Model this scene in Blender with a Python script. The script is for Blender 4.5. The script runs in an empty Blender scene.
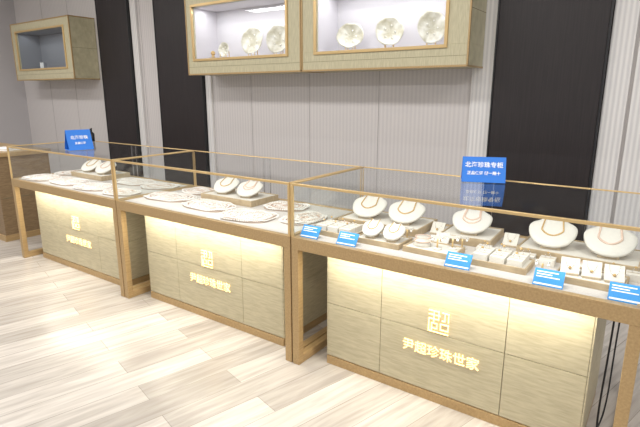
import bpy, bmesh, math, random
from mathutils import Vector, Matrix, Euler
random.seed(7)
C = bpy.context
scn = C.scene
scn.view_settings.view_transform = 'Standard'
COL = scn.collection

# ---------------------------------------------------------------- materials
def newmat(name):
    m = bpy.data.materials.new(name); m.use_nodes = True
    nt = m.node_tree; b = nt.nodes['Principled BSDF']
    return m, nt, b
def simple(name, col, rough=.5, metal=0., emis=None, es=0., spec=None, coat=0):
    m, nt, b = newmat(name)
    b.inputs['Base Color'].default_value = (*col, 1)
    b.inputs['Roughness'].default_value = rough
    b.inputs['Metallic'].default_value = metal
    if coat: b.inputs['Coat Weight'].default_value = coat
    if emis:
        b.inputs['Emission Color'].default_value = (*emis, 1)
        b.inputs['Emission Strength'].default_value = es
    return m
def grainmat(name, c1, c2, scale=(3, 3, 60), rough=.45, metal=0., nscale=6., bump=.05, detail=6):
    m, nt, b = newmat(name)
    tc = nt.nodes.new('ShaderNodeTexCoord'); mp = nt.nodes.new('ShaderNodeMapping')
    mp.inputs['Scale'].default_value = scale
    n = nt.nodes.new('ShaderNodeTexNoise'); n.inputs['Scale'].default_value = nscale
    n.inputs['Detail'].default_value = detail
    r = nt.nodes.new('ShaderNodeValToRGB')
    r.color_ramp.elements[0].position = .3; r.color_ramp.elements[0].color = (*c1, 1)
    r.color_ramp.elements[1].position = .7; r.color_ramp.elements[1].color = (*c2, 1)
    bp = nt.nodes.new('ShaderNodeBump'); bp.inputs['Strength'].default_value = bump
    bp.inputs['Distance'].default_value = .01
    L = nt.links.new
    L(tc.outputs['Object'], mp.inputs['Vector']); L(mp.outputs[0], n.inputs['Vector'])
    L(n.outputs['Fac'], r.inputs['Fac']); L(r.outputs[0], b.inputs['Base Color'])
    L(n.outputs['Fac'], bp.inputs['Height']); L(bp.outputs[0], b.inputs['Normal'])
    b.inputs['Roughness'].default_value = rough; b.inputs['Metallic'].default_value = metal
    return m
def glassmat(name, base=.04, mul=.7, tint=(.97, .99, .985)):
    m = bpy.data.materials.new(name); m.use_nodes = True
    nt = m.node_tree; nt.nodes.clear(); L = nt.links.new
    out = nt.nodes.new('ShaderNodeOutputMaterial'); mix = nt.nodes.new('ShaderNodeMixShader')
    tr = nt.nodes.new('ShaderNodeBsdfTransparent'); tr.inputs['Color'].default_value = (*tint, 1)
    gl = nt.nodes.new('ShaderNodeBsdfGlossy'); gl.inputs['Roughness'].default_value = .01
    lw = nt.nodes.new('ShaderNodeLayerWeight'); lw.inputs['Blend'].default_value = .5
    p = nt.nodes.new('ShaderNodeMath'); p.operation = 'POWER'; p.inputs[1].default_value = 4.
    a = nt.nodes.new('ShaderNodeMath'); a.operation = 'MULTIPLY_ADD'
    a.inputs[1].default_value = mul; a.inputs[2].default_value = base
    L(lw.outputs['Facing'], p.inputs[0]); L(p.outputs[0], a.inputs[0])
    L(a.outputs[0], mix.inputs[0]); L(tr.outputs[0], mix.inputs[1]); L(gl.outputs[0], mix.inputs[2])
    L(mix.outputs[0], out.inputs['Surface'])
    return m

GOLD = grainmat('champagne_gold_trim', (.42, .28, .13), (.52, .36, .18), (40, 2, 40), .38, .25, 3, .01)
GOLDL = simple('bright_gold_frame', (.70, .50, .24), .3, .45)
PANEL = grainmat('olive_veneer', (.45, .40, .265), (.59, .53, .37), (3, 3, 26), .42, 0, 5, .02, 8)
CABW = grainmat('cabinet_veneer', (.46, .42, .275), (.60, .55, .38), (26, 4, 3), .42, 0, 5, .02, 8)
SEAM = simple('dark_seam', (.20, .17, .10), .8)
CREAM = grainmat('cream_velvet', (.66, .62, .55), (.74, .70, .63), (1, 1, 1), .85, 0, 200, .02)
BUSTM = grainmat('ivory_bust_leatherette', (.68, .65, .59), (.76, .73, .66), (1, 1, 1), .6, 0, 200, .02)
DECK = grainmat('deck_cloth', (.54, .50, .46), (.62, .58, .54), (1, 1, 1), .85, 0, 120, .02)
BEIGE = grainmat('beige_linen', (.44, .35, .24), (.54, .44, .31), (1, 1, 1), .9, 0, 300, .03)
HKB = simple('hank_pad_cloth', (.46, .36, .29), .9)
TRAYW = grainmat('tray_wood', (.40, .30, .18), (.52, .40, .25), (4, 20, 4), .5, 0, 5, .02)
PEARL = simple('pearl', (.90, .87, .83), .2, 0, coat=.5)
PEARLP = simple('pearl_pink', (.74, .55, .44), .2, 0, coat=.5)
PEARLW = simple('pearl_blush', (.86, .77, .70), .2, 0, coat=.5)
PEARLG = simple('pearl_gold', (.58, .38, .15), .2, 0, coat=.5)
SILVER = simple('silver', (.6, .6, .6), .2, 1)
BLUE = simple('blue_acrylic', (.02, .18, .66), .55)
CARD = simple('price_card_blue', (.03, .30, .74), .5)
WHITE = simple('white_print', (.92, .93, .95), .5)
BLACK = simple('black_plastic', (.012, .012, .014), .4)
COLBLK = grainmat('dark_column_panel', (.012, .008, .009), (.022, .015, .016), (30, 4, 1), .5, 0, 5, .02)
NEON = simple('lit_letters', (1, .8, .4), .4, 0, (1., .68, .30), 1.7)
GLASS = glassmat('showcase_glass')
GLASST = glassmat('showcase_top_glass', .05, .8)
DOORG = glassmat('rear_glass', .03, .3, (.95, .96, .98))
SHELLM = grainmat('mother_of_pearl', (.46, .42, .29), (.90, .88, .82), (1, 1, 1), .25, 0, 14, .1)
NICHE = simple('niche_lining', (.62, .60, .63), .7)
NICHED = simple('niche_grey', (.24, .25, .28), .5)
LED = simple('led_diffuser', (1, 1, 1), .5, 0, (1, .95, .8), 4)

# ---------------------------------------------------------------- builder
class B:
    def __init__(s):
        s.bm = bmesh.new(); s.mats = []
    def mi(s, m):
        if m not in s.mats: s.mats.append(m)
        return s.mats.index(m)
    def _tag(s, verts, m, smooth=False):
        i = s.mi(m); fs = set()
        for v in verts:
            for f in v.link_faces: fs.add(f)
        for f in fs: f.material_index = i; f.smooth = smooth
    def box(s, x0, x1, y0, y1, z0, z1, m, M=None):
        r = bmesh.ops.create_cube(s.bm, size=1)
        mt = Matrix.Translation(((x0+x1)/2, (y0+y1)/2, (z0+z1)/2)) @ Matrix.Diagonal((x1-x0, y1-y0, z1-z0, 1))
        if M: mt = M @ mt
        bmesh.ops.transform(s.bm, matrix=mt, verts=r['verts']); s._tag(r['verts'], m)
    def cyl(s, c, r, h, m, r2=None, seg=20, M=None):
        q = bmesh.ops.create_cone(s.bm, cap_ends=True, segments=seg, radius1=r, radius2=r if r2 is None else r2, depth=h)
        mt = Matrix.Translation(c)
        if M: mt = M @ mt
        bmesh.ops.transform(s.bm, matrix=mt, verts=q['verts']); s._tag(q['verts'], m, True)
    def sph(s, c, r, m, sub=2):
        q = bmesh.ops.create_icosphere(s.bm, subdivisions=sub, radius=r)
        bmesh.ops.transform(s.bm, matrix=Matrix.Translation(c), verts=q['verts']); s._tag(q['verts'], m, True)
    def poly(s, pts, faces, m, smooth=False, M=None):
        vs = [s.bm.verts.new((M @ Vector(p)) if M else p) for p in pts]
        i = s.mi(m)
        for f in faces:
            try:
                q = s.bm.faces.new([vs[k] for k in f]); q.material_index = i; q.smooth = smooth
            except ValueError: pass
    def mesh(s, name):
        me = bpy.data.meshes.new(name); s.bm.normal_update(); s.bm.to_mesh(me); s.bm.free()
        for m in s.mats: me.materials.append(m)
        return me
    def obj(s, name, parent=None, bevel=0, loc=(0, 0, 0), rot=(0, 0, 0)):
        o = bpy.data.objects.new(name, s.mesh(name)); COL.objects.link(o)
        o.location = loc; o.rotation_euler = rot
        if parent: o.parent = parent
        if bevel:
            md = o.modifiers.new('bev', 'BEVEL'); md.width = bevel; md.segments = 2; md.limit_method = 'ANGLE'
        return o
def inst(me, name, loc, rz=0, sc=1, bevel=0):
    o = bpy.data.objects.new(name, me); COL.objects.link(o)
    o.location = loc; o.rotation_euler = (0, 0, rz); o.scale = (sc, sc, sc) if not hasattr(sc, '__len__') else sc
    if bevel:
        md = o.modifiers.new('bev', 'BEVEL'); md.width = bevel; md.segments = 2; md.limit_method = 'ANGLE'
    return o
def empty(name, loc=(0, 0, 0)):
    o = bpy.data.objects.new(name, None); COL.objects.link(o); o.location = loc; o.empty_display_size = .1
    return o
def area(name, loc, sx, sy, power, col, rot=(0, 0, 0), parent=None):
    l = bpy.data.lights.new(name, 'AREA'); l.shape = 'RECTANGLE'; l.size = sx; l.size_y = sy
    l.energy = power; l.color = col
    o = bpy.data.objects.new(name, l); COL.objects.link(o); o.location = loc; o.rotation_euler = rot
    if parent: o.parent = parent
    return o
def textobj(name, s, size, mat, loc, rot, parent=None, ext=.001, align='CENTER', bold=0.):
    cu = bpy.data.curves.new(name, 'FONT'); cu.body = s; cu.size = size; cu.align_x = align; cu.align_y = 'CENTER'
    cu.extrude = ext; cu.offset = bold; cu.resolution_u = 3
    o = bpy.data.objects.new(name, cu); COL.objects.link(o)
    C.view_layer.update()
    dg = C.evaluated_depsgraph_get()
    me = bpy.data.meshes.new_from_object(o.evaluated_get(dg))
    bpy.data.objects.remove(o)
    me.materials.clear(); me.materials.append(mat)
    n = bpy.data.objects.new(name, me); COL.objects.link(n)
    n.location = loc; n.rotation_euler = rot
    if parent: n.parent = parent
    return n

# pearl strings
_t = bmesh.new(); bmesh.ops.create_icosphere(_t, subdivisions=2, radius=1)
PV2 = [v.co.copy() for v in _t.verts]; PF2 = [[v.index for v in f.verts] for f in _t.faces]; _t.free()
_t = bmesh.new(); bmesh.ops.create_icosphere(_t, subdivisions=1, radius=1)
PV1 = [v.co.copy() for v in _t.verts]; PF1 = [[v.index for v in f.verts] for f in _t.faces]; _t.free()
def add_pearls(b, pts, r, m, hi=False):
    PV, PF = (PV2, PF2) if hi else (PV1, PF1)
    i = b.mi(m)
    for p in pts:
        p = Vector(p)
        vs = [b.bm.verts.new(p + v*r) for v in PV]
        for f in PF:
            q = b.bm.faces.new([vs[k] for k in f]); q.smooth = True; q.material_index = i

# ---------------------------------------------------------------- room
XL, XR, YF, YW, ZC = -7.95, 2.6, -3.2, 3.63, 2.95
m, nt, bs = newmat('plank_floor'); L = nt.links.new
tc = nt.nodes.new('ShaderNodeTexCoord'); mp = nt.nodes.new('ShaderNodeMapping')
mp.inputs['Rotation'].default_value = (0, 0, math.radians(-75))
br = nt.nodes.new('ShaderNodeTexBrick'); br.inputs['Scale'].default_value = 1
br.inputs['Brick Width'].default_value = 1.1; br.inputs['Row Height'].default_value = .15
br.inputs['Mortar Size'].default_value = .0016; br.inputs['Mortar Smooth'].default_value = .1
br.inputs['Color1'].default_value = (.66, .62, .58, 1); br.inputs['Color2'].default_value = (.43, .395, .36, 1)
br.inputs['Mortar'].default_value = (.34, .31, .28, 1); br.offset = .37; br.offset_frequency = 2
mp2 = nt.nodes.new('ShaderNodeMapping'); mp2.inputs['Scale'].default_value = (1.3, 14, 1)
no = nt.nodes.new('ShaderNodeTexNoise'); no.inputs['Scale'].default_value = 2.2; no.inputs['Detail'].default_value = 8
no.inputs['Distortion'].default_value = .6
rp = nt.nodes.new('ShaderNodeValToRGB'); rp.color_ramp.elements[0].position = .32; rp.color_ramp.elements[1].position = .68
rp.color_ramp.elements[0].color = (.78, .76, .74, 1); rp.color_ramp.elements[1].color = (1.08, 1.075, 1.06, 1)
mx = nt.nodes.new('ShaderNodeMix'); mx.data_type = 'RGBA'; mx.blend_type = 'MULTIPLY'; mx.inputs[0].default_value = 1
L(tc.outputs['Object'], mp.inputs[0]); L(mp.outputs[0], br.inputs['Vector'])
L(mp.outputs[0], mp2.inputs[0]); L(mp2.outputs[0], no.inputs['Vector']); L(no.outputs['Fac'], rp.inputs[0])
L(br.outputs['Color'], mx.inputs[6]); L(rp.outputs[0], mx.inputs[7]); L(mx.outputs[2], bs.inputs['Base Color'])
bs.inputs['Roughness'].default_value = .27
FLOOR = m
def wallmat(name, c1, c2, freq, bump):
    m, nt, bs = newmat(name); L = nt.links.new
    tc = nt.nodes.new('ShaderNodeTexCoord')
    w = nt.nodes.new('ShaderNodeTexWave'); w.bands_direction = 'X'; w.inputs['Scale'].default_value = freq
    w.inputs['Distortion'].default_value = 0
    r = nt.nodes.new('ShaderNodeValToRGB'); r.color_ramp.elements[0].color = (*c1, 1); r.color_ramp.elements[1].color = (*c2, 1)
    bp = nt.nodes.new('ShaderNodeBump'); bp.inputs['Strength'].default_value = bump; bp.inputs['Distance'].default_value = .004
    L(tc.outputs['Object'], w.inputs['Vector']); L(w.outputs['Fac'], r.inputs[0]); L(r.outputs[0], bs.inputs['Base Color'])
    L(w.outputs['Fac'], bp.inputs['Height']); L(bp.outputs[0], bs.inputs['Normal'])
    bs.inputs['Roughness'].default_value = .7
    return m
WALLM = wallmat('ribbed_wall', (.60, .565, .56), (.67, .635, .62), 9, .08)
WALLS = simple('side_wall_paint', (.50, .48, .49), .8)
TRIMW = wallmat('fluted_trim', (.66, .64, .64), (.82, .80, .78), 11, .3)
CEIL = simple('ceiling_paint', (.8, .79, .77), .9)

b = B(); b.box(XL, XR, YF, YW, -.05, 0, FLOOR); b.obj('floor')
b = B(); b.box(XL, XR, YW, YW+.1, 0, ZC, WALLM); b.obj('wall_back')
b = B(); b.box(XL-.1, XL, YF, YW+.1, 0, ZC, WALLS); b.obj('wall_left')
b = B(); b.box(XL-.1, XR, YF, YW+.1, ZC, ZC+.08, CEIL); b.obj('ceiling')
b = B(); b.box(XL, XR, YW-.015, YW, 0, .1, GOLD); b.obj('baseboard_back')
WSEAM = simple('wall_seam', (.45, .42, .42), .8)
for k, x in enumerate((-7.2, -6.55, -5.05, -3.4, -2.7, -2.0)):
    b = B(); b.box(x-.002, x+.002, YW-.003, YW, .1, ZC, WSEAM); b.obj('trim_%d' % (k+1))
for x0, x1 in ((-5.80, -5.21), (-4.72, -4.03), (-1.07, -.415)):
    b = B(); b.box(x0, x1, YW-.06, YW, 0, ZC, COLBLK)
    b.box(x0-.012, x0, YW-.065, YW, 0, ZC, BLACK); b.box(x1, x1+.012, YW-.065, YW, 0, ZC, BLACK)
    b.obj('wall_column_panel', bevel=.003)
k = 8
for x0, x1 in ((-1.24, -1.085), (-.40, -.27), (-.25, .10), (.12, .5), (-5.19, -5.09), (-4.01, -3.93)):
    b = B(); b.box(x0, x1, YW-.03, YW, 0, ZC, TRIMW); b.obj('trim_%d' % k, bevel=.004); k += 1

# ---------------------------------------------------------------- showcases
YA, YB = 1.862, 2.56     # front / back planes
ZT, ZS, ZR = .978, .70, .64
def showcase(x0, x1):
    root = empty('display_case', ((x0+x1)/2, (YA+YB)/2, 0))
    hw, hd = (x1-x0)/2-.004, (YB-YA)/2
    b = B()
    b.box(-hw, hw, -hd, -hd+.03, ZR, ZS+.003, GOLD); b.box(-hw, hw, hd-.03, hd, ZR, ZS+.003, GOLD)
    b.box(-hw, -hw+.03, -hd+.03, hd-.03, ZR, ZS+.003, GOLD); b.box(hw-.03, hw, -hd+.03, hd-.03, ZR, ZS+.003, GOLD)
    t = .013; h = .013; hb = .007
    for sx in (-1, 1):
        for sy in (-1, 1):
            xa = sx*hw; ya = sy*hd; tt = t if sy < 0 else .008
            b.box(min(xa, xa-sx*tt), max(xa, xa-sx*tt), min(ya, ya-sy*tt), max(ya, ya-sy*tt), ZS, ZT-h, GOLDL)
    b.box(-hw, hw, -hd, -hd+.012, ZT-h, ZT, GOLDL); b.box(-hw, hw, hd-.010, hd, ZT-hb, ZT, GOLDL)
    b.box(-hw, -hw+.012, -hd+.012, hd-.010, ZT-.010, ZT, GOLDL); b.box(hw-.012, hw, -hd+.012, hd-.010, ZT-.010, ZT, GOLDL)
    w = .042
    for sx in (-1, 1):
        xa, xb = (-hw, -hw+w) if sx < 0 else (hw-w, hw)
        b.box(xa, xb, -hd, -hd+.04, 0, ZR, GOLD); b.box(xa, xb, hd-.04, hd, 0, ZR, GOLD)
        b.box(xa, xb, -hd+.04, hd-.04, 0, .045, GOLD)
    b.obj('frame', root, .002, (0, 0, 0))
    b = B(); b.box(-hw+.03, hw-.03, -hd+.03, hd-.03, ZS-.035, ZS-.002, DECK)
    b.obj('deck', root)
    bx = hw-.15; by0 = -hd+.113; by1 = hd-.08
    b = B()
    b.box(-bx, bx, by0+.012, by1, 0.0, ZR, SEAM)
    b.box(-bx-.004, bx+.004, by0-.004, by1+.004, 0, .045, GOLD)
    cols = [-bx, -bx+.31, bx-.31, bx]
    rows = [.048, .345, ZR-.002]
    g = .0013
    for i in range(3):
        for j in range(2):
            b.box(cols[i]+g, cols[i+1]-g, by0, by0+.012, rows[j]+g, rows[j+1]-g, PANEL)
    for sx in (-1, 1):
        xa = sx*bx
        for j in range(2):
            b.box(min(xa, xa+sx*.006), max(xa, xa+sx*.006), by0, by1, rows[j]+g, rows[j+1]-g, PANEL)
    b.obj('base_cabinet', root, .001)
    b = B(); b.box(-bx, bx, -hd+.032, -hd+.05, ZR-.004, ZR+.01, LED); b.obj('under_shelf_led', root)
    area('under_shelf_lamp', (0, -hd+.035, ZR-.012), 2*bx, .02, 4.0, (1, .935, .77), (math.radians(6), 0, 0), root)
    area('interior_lamp', (0, -hd+.03, ZT-.03), 2*hw-.1, .015, 2.0, (1, .985, .97), (math.radians(35), 0, 0), root)
    b = B()
    e = t
    b.poly([(-hw+e, -hd+.006, ZS), (hw-e, -hd+.006, ZS), (hw-e, -hd+.006, ZT-h), (-hw+e, -hd+.006, ZT-h)], [(0, 1, 2, 3)], GLASS)
    for sx in (-1, 1):
        b.poly([(sx*(hw-.006), -hd+e, ZS), (sx*(hw-.006), hd-e, ZS), (sx*(hw-.006), hd-e, ZT-h), (sx*(hw-.006), -hd+e, ZT-h)], [(0, 1, 2, 3)], GLASS)
    b.poly([(-hw+.012, -hd+.012, ZT-.003), (hw-.012, -hd+.012, ZT-.003), (hw-.012, hd-.010, ZT-.003), (-hw+.012, hd-.010, ZT-.003)], [(0, 1, 2, 3)], GLASST)
    b.obj('glass_panes', root)
    b = B()
    b.poly([(-hw+e, hd-.008, ZS), (0.03, hd-.008, ZS), (0.03, hd-.008, ZT-hb), (-hw+e, hd-.008, ZT-hb)], [(0, 1, 2, 3)], DOORG)
    b.poly([(-.03, hd-.012, ZS), (hw-e, hd-.012, ZS), (hw-e, hd-.012, ZT-hb), (-.03, hd-.012, ZT-hb)], [(0, 1, 2, 3)], DOORG)
    b.box(-.03, -.027, hd-.014, hd-.006, ZS, ZT-hb, SILVER); b.box(.027, .03, hd-.014, hd-.006, ZS, ZT-hb, SILVER)
    b.obj('sliding_doors', root)
    f = by0-.004
    R = (math.radians(90), 0, 0)
    textobj('letters', '尹超珍珠世家', .061, NEON, (.012, f, .25), R, root, .002, bold=.0001)
    # seal-script style logo: two stacked glyphs in a square
    b = B(); q = .0042
    def st(xa, xb, za, zb): b.box((xa-.05)*.95, (xb-.05)*.95, f-.003, f+.003, za*.92+.353, zb*.92+.353, NEON)
    st(.0, .052, .108, .108+q); st(.0, .058, .088, .088+q); st(.0, .052, .066, .066+q); st(.048, .052, .066, .112)
    st(.024, .024+q, .05, .112); st(.0, .0+q, .0, .070)
    st(.066, .1, .108, .108+q); st(.096, .1, .066, .112); st(.078, .078+q, .066, .11); st(.066, .078, .066, .066+q)
    st(.014, .014+q, .0, .048); st(.014, .045, .044, .048); st(.041, .045, .018, .048); st(.014, .045, .018, .018+q); st(.0, .1, 0, q)
    st(.058, .1, .048, .048+q); st(.058, .058+q, .018, .05); st(.096, .1, .018, .05); st(.058, .1, .018, .018+q)
    b.obj('seal_logo', root)
    return root
XS = [-4.55, -3.022, -1.508, 0.005]
for i in range(3): showcase(XS[i], XS[i+1])

# ---------------------------------------------------------------- wall cabinets
YC = 3.30
def wallcab(x0, x1, wx0, wx1, lit=True):
    cx = (x0+x1)/2
    root = empty('wall_cabinet', (cx, YC, 1.578))
    z0, z1, wz0, wz1 = 0, .715, .143, .60
    a0, a1, c0, c1 = x0-cx, x1-cx, wx0-cx, wx1-cx
    D = YW-YC-.004
    b = B(); t = .012
    b.box(a0+.004, a1-.004, 0, D, z0, wz0, CABW); b.box(a0+.004, a1-.004, 0, D, wz1, z1, CABW)
    b.box(a0+.004, c0, 0, D, wz0, wz1, CABW); b.box(c1, a1-.004, 0, D, wz0, wz1, CABW)
    b.obj('carcass', root, .002)
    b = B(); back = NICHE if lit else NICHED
    b.box(c0, c1, D-.03, D-.02, wz0, wz1, back)
    b.box(c0, c1, .02, D-.03, wz0, wz0+.004, back); b.box(c0, c1, .02, D-.03, wz1-.004, wz1, back)
    b.box(c0, c0+.004, .02, D-.03, wz0, wz1, back); b.box(c1-.004, c1, .02, D-.03, wz0, wz1, back)
    b.obj('niche_lining', root)
    b = B(); f = .022
    b.box(c0-f, c1+f, -.012, .008, wz0-f, wz0, GOLDL); b.box(c0-f, c1+f, -.012, .008, wz1, wz1+f, GOLDL)
    b.box(c0-f, c0, -.012, .008, wz0, wz1, GOLDL); b.box(c1, c1+f, -.012, .008, wz0, wz1, GOLDL)
    for xx in (a0, a1-.012): b.box(xx, xx+.012, -.006, .01, z0, z1, GOLD)
    b.box(a0, a1, -.006, .01, z0-.004, z0+.010, GOLD)
    b.box(a0, a1, -.006, .01, z1-.01, z1+.004, GOLD)
    b.box(a1-.006, a1+.001, 0.01, D, z1-.01, z1+.004, GOLD); b.box(a1-.006, a1+.001, 0.01, D, z0-.004, z0+.008, GOLD)
    b.obj('gold_trim', root, .002)
    b = B()
    b.box(a0+.012, a1-.012, -.001, .001, wz0-.075, wz0-.073, SEAM)
    b.box(a1-.0045, a1-.003, .01, D, .36, .363, SEAM)
    b.obj('panel_joints', root)
    b = B(); b.poly([(c0, .004, wz0), (c1, .004, wz0), (c1, .004, wz1), (c0, .004, wz1)], [(0, 1, 2, 3)], GLASS); b.obj('glass_pane', root)
    if lit:
        area('niche_lamp', ((c0+c1)/2, .10, wz1-.012), c1-c0-.1, .04, 3.4, (.985, .975, 1), (0, 0, 0), root)
    else:
        area('niche_lamp', ((c0+c1)/2, .10, wz1-.012), c1-c0-.1, .04, .9, (.92, .96, 1), (0, 0, 0), root)
    return root
wallcab(-3.90, -2.535, -3.80, -2.69)
wallcab(-2.53, -1.165, -2.385, -1.335)
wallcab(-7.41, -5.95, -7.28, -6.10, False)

# shells on stands
def shell_mesh(name, rx, rz, seed):
    rnd = random.Random(seed)
    b = B(); N = 40; RN = 8
    ph = [rnd.random()*6 for _ in range(3)]
    M = Matrix.Translation((0, 0, rz+.012)) @ Matrix.Rotation(math.radians(-14), 4, 'X')
    pts = []; fc = []
    def outline(a):
        return 1+.04*math.sin(2*a+ph[0])+.02*math.sin(5*a+ph[1])+.006*math.sin(17*a)
    for side in (0, 1):
        off = len(pts)
        for i in range(RN+1):
            t = max(i/RN, .01)
            for j in range(N):
                a = 2*math.pi*j/N; o = outline(a)
                y = .02-.035*t*t*1.0 + .0025*math.sin(9*a)*t + (.006 if side else 0)
                pts.append((rx*t*o*math.cos(a), y, rz*t*o*math.sin(a)))
        for i in range(RN):
            for j in range(N):
                k = (j+1) % N
                q = (off+i*N+j, off+i*N+k, off+(i+1)*N+k, off+(i+1)*N+j)
                fc.append(q if side == 0 else q[::-1])
    o2 = (RN+1)*N
    for j in range(N):
        k = (j+1) % N; fc.append((RN*N+j, RN*N+k, o2+RN*N+k, o2+RN*N+j))
    b.poly(pts, fc, SHELLM, True, M)
    for q in range(5):
        a = q*1.3; p = M @ Vector((rx*.4*math.cos(a), .008, rz*.45*math.sin(a))); b.sph(p, .007, PEARL, 1)
    b.box(-.045, .045, -.03, .05, 0, .006, GOLDL)
    for sx in (-.03, .03):
        b.box(sx-.003, sx+.003, -.028, -.022, .004, .035, GOLDL); b.box(sx-.003, sx+.003, .035, .041, .004, rz*1.0, GOLDL)
    b.box(-.033, .033, .035, .041, rz*.9, rz*1.0, GOLDL)
    return b.mesh(name)
for n, (x, rx, rz) in enumerate(((-3.55, .055, .065), (-3.19, .10, .125), (-2.89, .105, .12), (-2.16, .105, .10), (-1.82, .10, .11), (-1.49, .10, .115))):
    inst(shell_mesh('seashell', rx, rz, n), 'seashell_display', (x, 3.44, 1.578+.143+.0045), random.uniform(.25, .5))
b = B()
b.box(-.03, .03, -.03, .03, 0, .01, BEIGE)
b.cyl((0, 0, .02), .02, .02, GOLDL, .012); b.sph((0, 0, .05), .022, PEARLG); b.obj('pearl_on_pedestal', loc=(-3.68, 3.42, 1.7255))
b = B(); b.box(-.05, .05, -.02, .02, 0, .08, NICHED); b.box(-.044, .044, -.022, -.018, .006, .074, WHITE); b.obj('display_card_frame', loc=(-6.9, 3.42, 1.7255))

# ---------------------------------------------------------------- jewellery stock
def bust_mesh(name, w, h, pm, pr=.0042, rows=1):
    b = B()
    prof = [(0, .80), (.14, .82), (.26, .92), (.34, 1.0), (.42, .95), (.50, .80), (.66, .66), (.85, .55), (.98, .36), (1.0, .1),
            (.95, -.2), (.84, -.5), (.66, -.76), (.42, -.92), (.2, -.99), (0, -1.0)]
    full = prof + [(-x, z) for x, z in prof[-2:0:-1]]
    N = len(full); nw = []
    for j in range(N):
        p, q = full[j], full[(j+1) % N]
        nw += [(p[0]*.75+q[0]*.25, p[1]*.75+q[1]*.25), (p[0]*.25+q[0]*.75, p[1]*.25+q[1]*.75)]
    full = nw; N = len(full)
    M = Matrix.Translation((0, -.07, .012)) @ Matrix.Rotation(math.radians(-62), 4, 'X') @ Matrix.Translation((0, 0, h/2))
    pts = []; fc = []
    rings = [(1, .0), (1, -.007), (.97, -.011), (.8, -.015), (.4, -.018), (.02, -.019)]
    for s, y in rings:
        for x, z in full: pts.append((x*w/2*s, y, z*h/2*s))
    for i in range(len(rings)-1):
        for j in range(N):
            k = (j+1) % N; fc.append((i*N+j, i*N+k, (i+1)*N+k, (i+1)*N+j))
    fc.append(tuple(range(N))[::-1]); fc.append(tuple((len(rings)-1)*N+j for j in range(N)))
    b.poly(pts, fc, BUSTM, True, M)
    top = M @ Vector((0, 0, h*.3)); bot = M @ Vector((0, 0, -h*.4))
    b.poly([(-w*.2, bot.y, 0), (w*.2, bot.y, 0), (w*.2, top.y, 0), (-w*.2, top.y, 0),
            (-w*.2, bot.y, bot.z), (w*.2, bot.y, bot.z), (w*.2, top.y, top.z), (-w*.2, top.y, top.z)],
           [(0, 3, 2, 1), (0, 1, 5, 4), (1, 2, 6, 5), (2, 3, 7, 6), (3, 0, 4, 7), (4, 5, 6, 7)], BEIGE)
    for r in range(rows):
        P = []
        a0 = .31*w*(1-.15*r); dep = h*(.64-.13*r)
        n = int((a0*2+dep*1.7)/(2*pr*1.02))
        for j in range(n+1):
            a = math.pi*j/n; c = abs(math.cos(a))
            x = -a0*math.cos(a)*(1 if c < .7 else 1-1.3*(c-.7)); z = h*.44-dep*math.sin(a)**.9
            s = min(1, max(abs(x)/(w/2), abs(z)/(h/2))); y = -.019+.006*s**2-pr*.4
            P.append(M @ Vector((x, y, z)))
        add_pearls(b, P, pr, pm, True)
    return b.mesh(name)
BUSTS = [bust_mesh('necklace_bust_a', .195, .19, PEARLG, .0038), bust_mesh('necklace_bust_b', .19, .185, PEARLP, .0036, 2),
         bust_mesh('necklace_bust_c', .195, .19, PEARLP, .0045), bust_mesh('necklace_bust_d', .105, .12, PEARLG, .0026)]
def tray(w, d, h=.028, m=TRAYW, pad=CREAM):
    b = B(); t = .008
    b.box(-w/2, w/2, -d/2, d/2, 0, h*.4, m)
    b.box(-w/2, w/2, -d/2, -d/2+t, h*.4, h, m); b.box(-w/2, w/2, d/2-t, d/2, h*.4, h, m)
    b.box(-w/2, -w/2+t, -d/2+t, d/2-t, h*.4, h, m); b.box(w/2-t, w/2, -d/2+t, d/2-t, h*.4, h, m)
    b.box(-w/2+t, w/2-t, -d/2+t, d/2-t, h*.4, h-.004, pad)
    return b.mesh('jewelry_tray')
Z0 = ZS-.0015
def put_bust(k, x, y, z, rz=0, sc=1): inst(BUSTS[k], 'necklace_bust', (x, y, z), rz, sc)
T2 = tray(.47, .27, .04); T1 = tray(.25, .26, .04)
zb = Z0+.0365
inst(T2, 'jewelry_tray', (-1.225, 2.36, Z0), .02, 1, .0015)
put_bust(0, -1.335, 2.34, zb, .15); put_bust(0, -1.11, 2.34, zb, .12)
inst(T1, 'jewelry_tray', (-.76, 2.37, Z0), .05, 1, .0015); put_bust(1, -.76, 2.35, zb, .15)
inst(T2, 'jewelry_tray', (-.275, 2.36, Z0), -.02, 1, .0015)
put_bust(0, -.39, 2.34, zb, .12, 1.03); put_bust(2, -.165, 2.34, zb, .10, 1.03)
inst(T2, 'jewelry_tray', (-2.37, 2.38, Z0), 0, 1, .0015)
put_bust(0, -2.48, 2.36, zb, .2, .95); put_bust(1, -2.26, 2.36, zb, .2, .95)
inst(T2, 'jewelry_tray', (-4.05, 2.38, Z0), 0, 1, .0015)
put_bust(0, -4.16, 2.36, zb, .2, .95); put_bust(2, -3.94, 2.36, zb, .2, .95)

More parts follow.
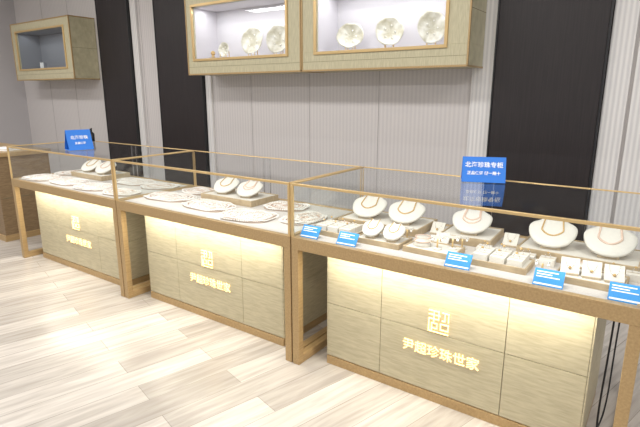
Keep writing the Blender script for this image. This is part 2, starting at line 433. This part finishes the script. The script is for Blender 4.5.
def ringpad():
    b = B()
    b.box(-.03, .03, -.03, .03, 0, .028, CREAM); b.box(-.026, .026, -.003, .003, .026, .0285, BEIGE)
    n = 16; P = [(.011*math.cos(2*math.pi*j/n), 0, .036+.011*math.sin(2*math.pi*j/n)) for j in range(n)]
    add_pearls(b, P, .0018, SILVER); b.sph((0, 0, .051), .0055, PEARLG)
    return b.mesh('ring_pad')
def pendantcard():
    b = B(); M = Matrix.Translation((0, -.02, 0)) @ Matrix.Rotation(math.radians(-45), 4, 'X')
    b.box(-.033, .033, -.006, .004, 0.004, .072, CREAM, M); b.box(-.03, .03, -.028, .03, 0, .008, BEIGE)
    P = [M @ Vector((-.018*math.cos(math.pi*j/16), -.008, .067-.038*math.sin(math.pi*j/16))) for j in range(17)]
    add_pearls(b, P, .0016, SILVER); b.sph(M @ Vector((0, -.011, .026)), .006, PEARLG)
    return b.mesh('pendant_stand')
def earstand():
    b = B(); b.cyl((0, 0, .004), .02, .008, CREAM); b.cyl((0, 0, .03), .004, .05, GOLDL, seg=10)
    b.box(-.03, .03, -.004, .004, .05, .062, CREAM)
    for sx in (-.022, .022):
        b.sph((sx, -.006, .045), .006, PEARL); b.cyl((sx, -.006, .053), .0012, .014, SILVER, seg=8)
    return b.mesh('earring_stand')
def bracelet():
    b = B(); b.cyl((0, 0, .012), .042, .024, CREAM, .03, 28)
    n = 36; add_pearls(b, [(.036*math.cos(2*math.pi*j/n), .036*math.sin(2*math.pi*j/n), .023) for j in range(n)], .0036, PEARLP, True)
    return b.mesh('bracelet_cushion')
RP, PC, ES, BR = ringpad(), pendantcard(), earstand(), bracelet()
def put(me, nm, x, y, z=Z0, rz=0.): inst(me, nm, (x, y, z), rz, 1, .003 if me is RP else 0)
TT = tray(.24, .15, .026, TRAYW, CREAM)
spots = [(-1.345, 2.06, 'r'), (-1.09, 2.06, 'b'), (-.83, 2.06, 'e'), (-.53, 2.06, 'r'), (-.19, 2.06, 'p')]
zt = Z0+.0225
for x, y, k in spots:
    inst(TT, 'jewelry_tray', (x, y, Z0), random.uniform(-.03, .03), 1, .0015)
    if k == 'r':
        for dx in (-.07, 0, .07):
            put(RP, 'ring_pad', x+dx, y-.034, zt, .0); put(RP, 'ring_pad', x+dx, y+.033, zt, -.0)
    elif k == 'b':
        put_bust(3, x-.055, y+.01, zt, .1); put_bust(3, x+.06, y+.01, zt, .1)
    elif k == 'p':
        for dx in (-.075, 0, .075): put(PC, 'pendant_stand', x+dx, y-.01, zt, .15)
    else:
        put(BR, 'bracelet_cushion', x-.055, y, zt); put(ES, 'earring_stand', x+.025, y-.02, zt, .2); put(ES, 'earring_stand', x+.08, y+.02, zt, .2)
for x, y, me, nm in ((-.94, 2.19, BR, 'bracelet_cushion'), (-.57, 2.36, PC, 'pendant_stand'), (-.565, 2.19, RP, 'ring_pad'), (-.64, 2.19, RP, 'ring_pad'),
                     (-.935, 2.36, PC, 'pendant_stand'), (-.84, 2.18, PC, 'pendant_stand'), (-.74, 2.18, ES, 'earring_stand'), (-.36, 2.03, ES, 'earring_stand'),
                     (-.37, 2.18, RP, 'ring_pad'), (-.13, 2.18, RP, 'ring_pad'), (-.24, 2.18, BR, 'bracelet_cushion'), (-.45, 2.18, RP, 'ring_pad'), (-.055, 2.18, RP, 'ring_pad'),
                     (-1.27, 2.18, RP, 'ring_pad'), (-1.19, 2.18, RP, 'ring_pad'), (-1.10, 2.175, PC, 'pendant_stand'), (-1.02, 2.18, ES, 'earring_stand'), (-1.40, 2.18, BR, 'bracelet_cushion')):
    put(me, nm, x, y, Z0, .05)

# pearl hanks: looped strands bunched flat, rounded-rectangular plan
def hank(seed, a=.17, c=.12, n=11, r=.0050):
    rnd = random.Random(seed); b = B()
    def se(t, s=1):
        return (a*s*math.copysign(abs(math.cos(t))**.7, math.cos(t)), c*s*math.copysign(abs(math.sin(t))**.7, math.sin(t)))
    pts = []; N = 40
    for s, z in ((1, 0), (1, .004), (.9, .008), (0.01, .009)):
        for j in range(N):
            x, y = se(2*math.pi*j/N, s); pts.append((x, y, z))
    fc = []
    for i in range(3):
        for j in range(N):
            k = (j+1) % N; fc.append((i*N+j, i*N+k, (i+1)*N+k, (i+1)*N+j))
    fc.append(tuple(range(N))[::-1]); b.poly(pts, fc, HKB, True)
    for i in range(n):
        s = 1-i/n*.94; p1, p2 = rnd.random()*6, rnd.random()*6
        per = 2*math.pi*math.sqrt((a*a+c*c)/2)*s*1.07; m = max(6, int(per/(2*r*1.04)))
        P = []; last = None
        for j in range(m*4):
            t = 2*math.pi*j/(m*4); w = s*(1+.035*math.sin(3*t+p1)+.03*math.sin(8*t+p2))
            x, y = se(t, w); p = Vector((x, y, .0125+.0035*math.sin(4*t+p2)))
            if last is None or (p-last).length > 2*r*.98: P.append(p); last = p
        add_pearls(b, P, r, (PEARL, PEARLW, PEARL, PEARLW, PEARLP)[i % 5 if seed == 2 else i % 2])
    return b.mesh('pearl_strand_hank')
HK = [hank(1), hank(2, .14, .10, 10), hank(3, .19, .115, 11)]
hp = [(-2.80, 2.14, 2, .1), (-2.79, 2.40, 1, 0), (-2.38, 2.11, 2, -.06), (-1.98, 2.05, 0, .15), (-1.95, 2.37, 1, .3), (-1.67, 2.19, 1, 1.45),
      (-4.35, 2.03, 0, .05), (-3.97, 2.06, 2, -.05), (-3.58, 2.05, 0, .1), (-3.22, 2.04, 1, .1), (-3.54, 2.36, 2, .05), (-3.19, 2.35, 1, .4), (-4.41, 2.33, 1, 1.5)]
for x, y, k, rz in hp: inst(HK[k], 'pearl_strands', (x, y, Z0), rz)
b = B(); b.box(-.05, .05, -.03, .03, 0, .004, WHITE); b.box(-.045, .045, -.025, .025, .004, .0045, CREAM); b.obj('certificate_card', loc=(-2.12, 1.93, Z0), rot=(0, 0, .1))

def pricecard(x, y, rz, w=.085, h=.052):
    root = empty('price_card', (x, y, Z0)); root.rotation_euler = (0, 0, rz)
    b = B(); M = Matrix.Rotation(math.radians(-38), 4, 'X')
    b.box(-w/2, w/2, 0, .004, .002, h, CARD, M)
    b.box(-w/2+.004, w/2-.004, -.0006, 0, .006, .0065+.006, WHITE, M)
    b.box(-w*.4, w*.25, .006, .028, 0, .003, CARD)
    for i, (a, c) in enumerate(((.42, .30), (.42, .1), (.42, .36))):
        z = h-.012-i*.010
        b.box(-w*a, w*c, -.0006, 0, z-.0022, z+.0022, WHITE, M)
    b.obj('card', root)
for x, y in ((-1.43, 1.905), (-1.21, 1.905), (-.665, 1.905), (-.315, 1.905), (-.065, 1.905)): pricecard(x, y, .04, .105, .07)

def tent(name, x, y, z, rz, w, h, lean, txt):
    root = empty(name, (x, y, z)); root.rotation_euler = (0, 0, rz)
    b = B(); d = math.sin(math.radians(lean))*h
    for s in (-1, 1):
        M = Matrix.Translation((0, s*d, 0)) @ Matrix.Rotation(math.radians(s*lean), 4, 'X')
        b.box(-w/2, w/2, -.0025, .0025, .001, h, BLUE, M)
    b.box(-w/2, w/2, -d-.004, d+.004, 0, .003, BLUE)
    b.obj('acrylic_body', root, .001)
    for (s, sz, zz) in txt:
        p = Matrix.Translation((0, -d, 0)) @ Matrix.Rotation(math.radians(-lean), 4, 'X') @ Vector((0, -.0035, zz))
        textobj('lettering', s, sz, WHITE, p, (math.radians(90-lean), 0, 0), root, .0004, bold=.0004)
    return root
tent('sign_stand', -.755, 2.46, ZT+.0005, math.radians(22), .205, .128, 22, [('北海珍珠专柜', .030, .086), ('正品保证 假一赔十', .019, .045)])
tent('sign_stand', -3.80, 2.08, ZT+.0005, math.radians(76), .18, .165, 24, [('北海珍珠', .032, .10), ('正品保证', .02, .055)])

b = B(); b.cyl((0, 0, .035), .026, .07, BLACK, .028); b.cyl((0, 0, .08), .028, .02, BLACK, .012); b.cyl((0, 0, .10), .011, .03, BLACK); b.cyl((.012, 0, .115), .007, .012, BLACK)
b.obj('lotion_bottle', loc=(-4.34, 2.5, ZT+.0005))

b = B(); CW = grainmat('counter_brown_wood', (.20, .13, .07), (.29, .20, .11), (4, 4, 22), .45, 0, 5, .02)
b.box(-6.4, -5.17, 2.0, 2.5, 0, .82, CW); b.box(-6.42, -5.15, 1.98, 2.52, .82, .86, GOLD); b.box(-6.41, -5.16, 1.99, 2.51, 0, .06, GOLD)
b.box(-5.172, -5.166, 2.02, 2.48, .42, .425, SEAM)
b.obj('side_counter', bevel=.003)
b = B(); b.box(-.12, .12, -.09, .09, 0, .012, WHITE); b.box(-.11, .11, -.08, .08, .012, .02, CREAM); b.box(-.1, .1, -.07, .07, .02, .024, WHITE); b.obj('paper_stack', loc=(-5.4, 2.2, .8605), rot=(0, 0, .3))

def cable(pts, r=.005):
    cu = bpy.data.curves.new('power_cable', 'CURVE'); cu.dimensions = '3D'; cu.bevel_depth = r; cu.bevel_resolution = 3
    sp = cu.splines.new('NURBS'); sp.points.add(len(pts)-1); sp.use_endpoint_u = True; sp.order_u = 4
    for p, q in zip(sp.points, pts): p.co = (*q, 1)
    cu.materials.append(BLACK); o = bpy.data.objects.new('power_cable', cu); COL.objects.link(o)
cable([(-.10, 2.2, .63), (-.10, 2.19, .4), (-.11, 2.17, .1), (-.10, 2.14, .006), (-.09, 2.05, .006), (-.13, 1.95, .006), (-.07, 1.93, .006), (-.08, 2.02, .006), (-.07, 2.1, .006)], .004)
cable([(-.08, 2.3, .63), (-.09, 2.3, .4), (-.08, 2.25, .12), (-.10, 2.2, .006), (-.12, 2.1, .006), (-.08, 2.0, .006), (-.11, 1.9, .006)], .0035)

# ---------------------------------------------------------------- lights
LH = simple('lamp_housing', (.8, .8, .8), .5)
for i, x in enumerate((-6.3, -3.9, -1.5, .9)):
    for j, y in enumerate((-.8, 1.5)):
        root = empty('ceiling_light', (x, y, ZC))
        b = B(); b.box(-.62, .62, -.17, .17, -.02, 0, LH); b.obj('housing', root)
        area('lamp', (0, 0, -.03), 1.2, .3, 31, (1, .985, .96), (0, 0, 0), root)
w = bpy.data.worlds.new('World'); scn.world = w; w.use_nodes = True
w.node_tree.nodes['Background'].inputs[0].default_value = (.98, .985, 1, 1)
w.node_tree.nodes['Background'].inputs[1].default_value = .56

# ---------------------------------------------------------------- camera
cam = bpy.data.cameras.new('camera'); cam.sensor_width = 36; cam.lens = 495/640*36; cam.clip_start = .05
co = bpy.data.objects.new('camera', cam); COL.objects.link(co)
co.location = (0, 0, 1.4); co.rotation_euler = (math.radians(90-13.57), 0, math.radians(35.45))
scn.camera = co
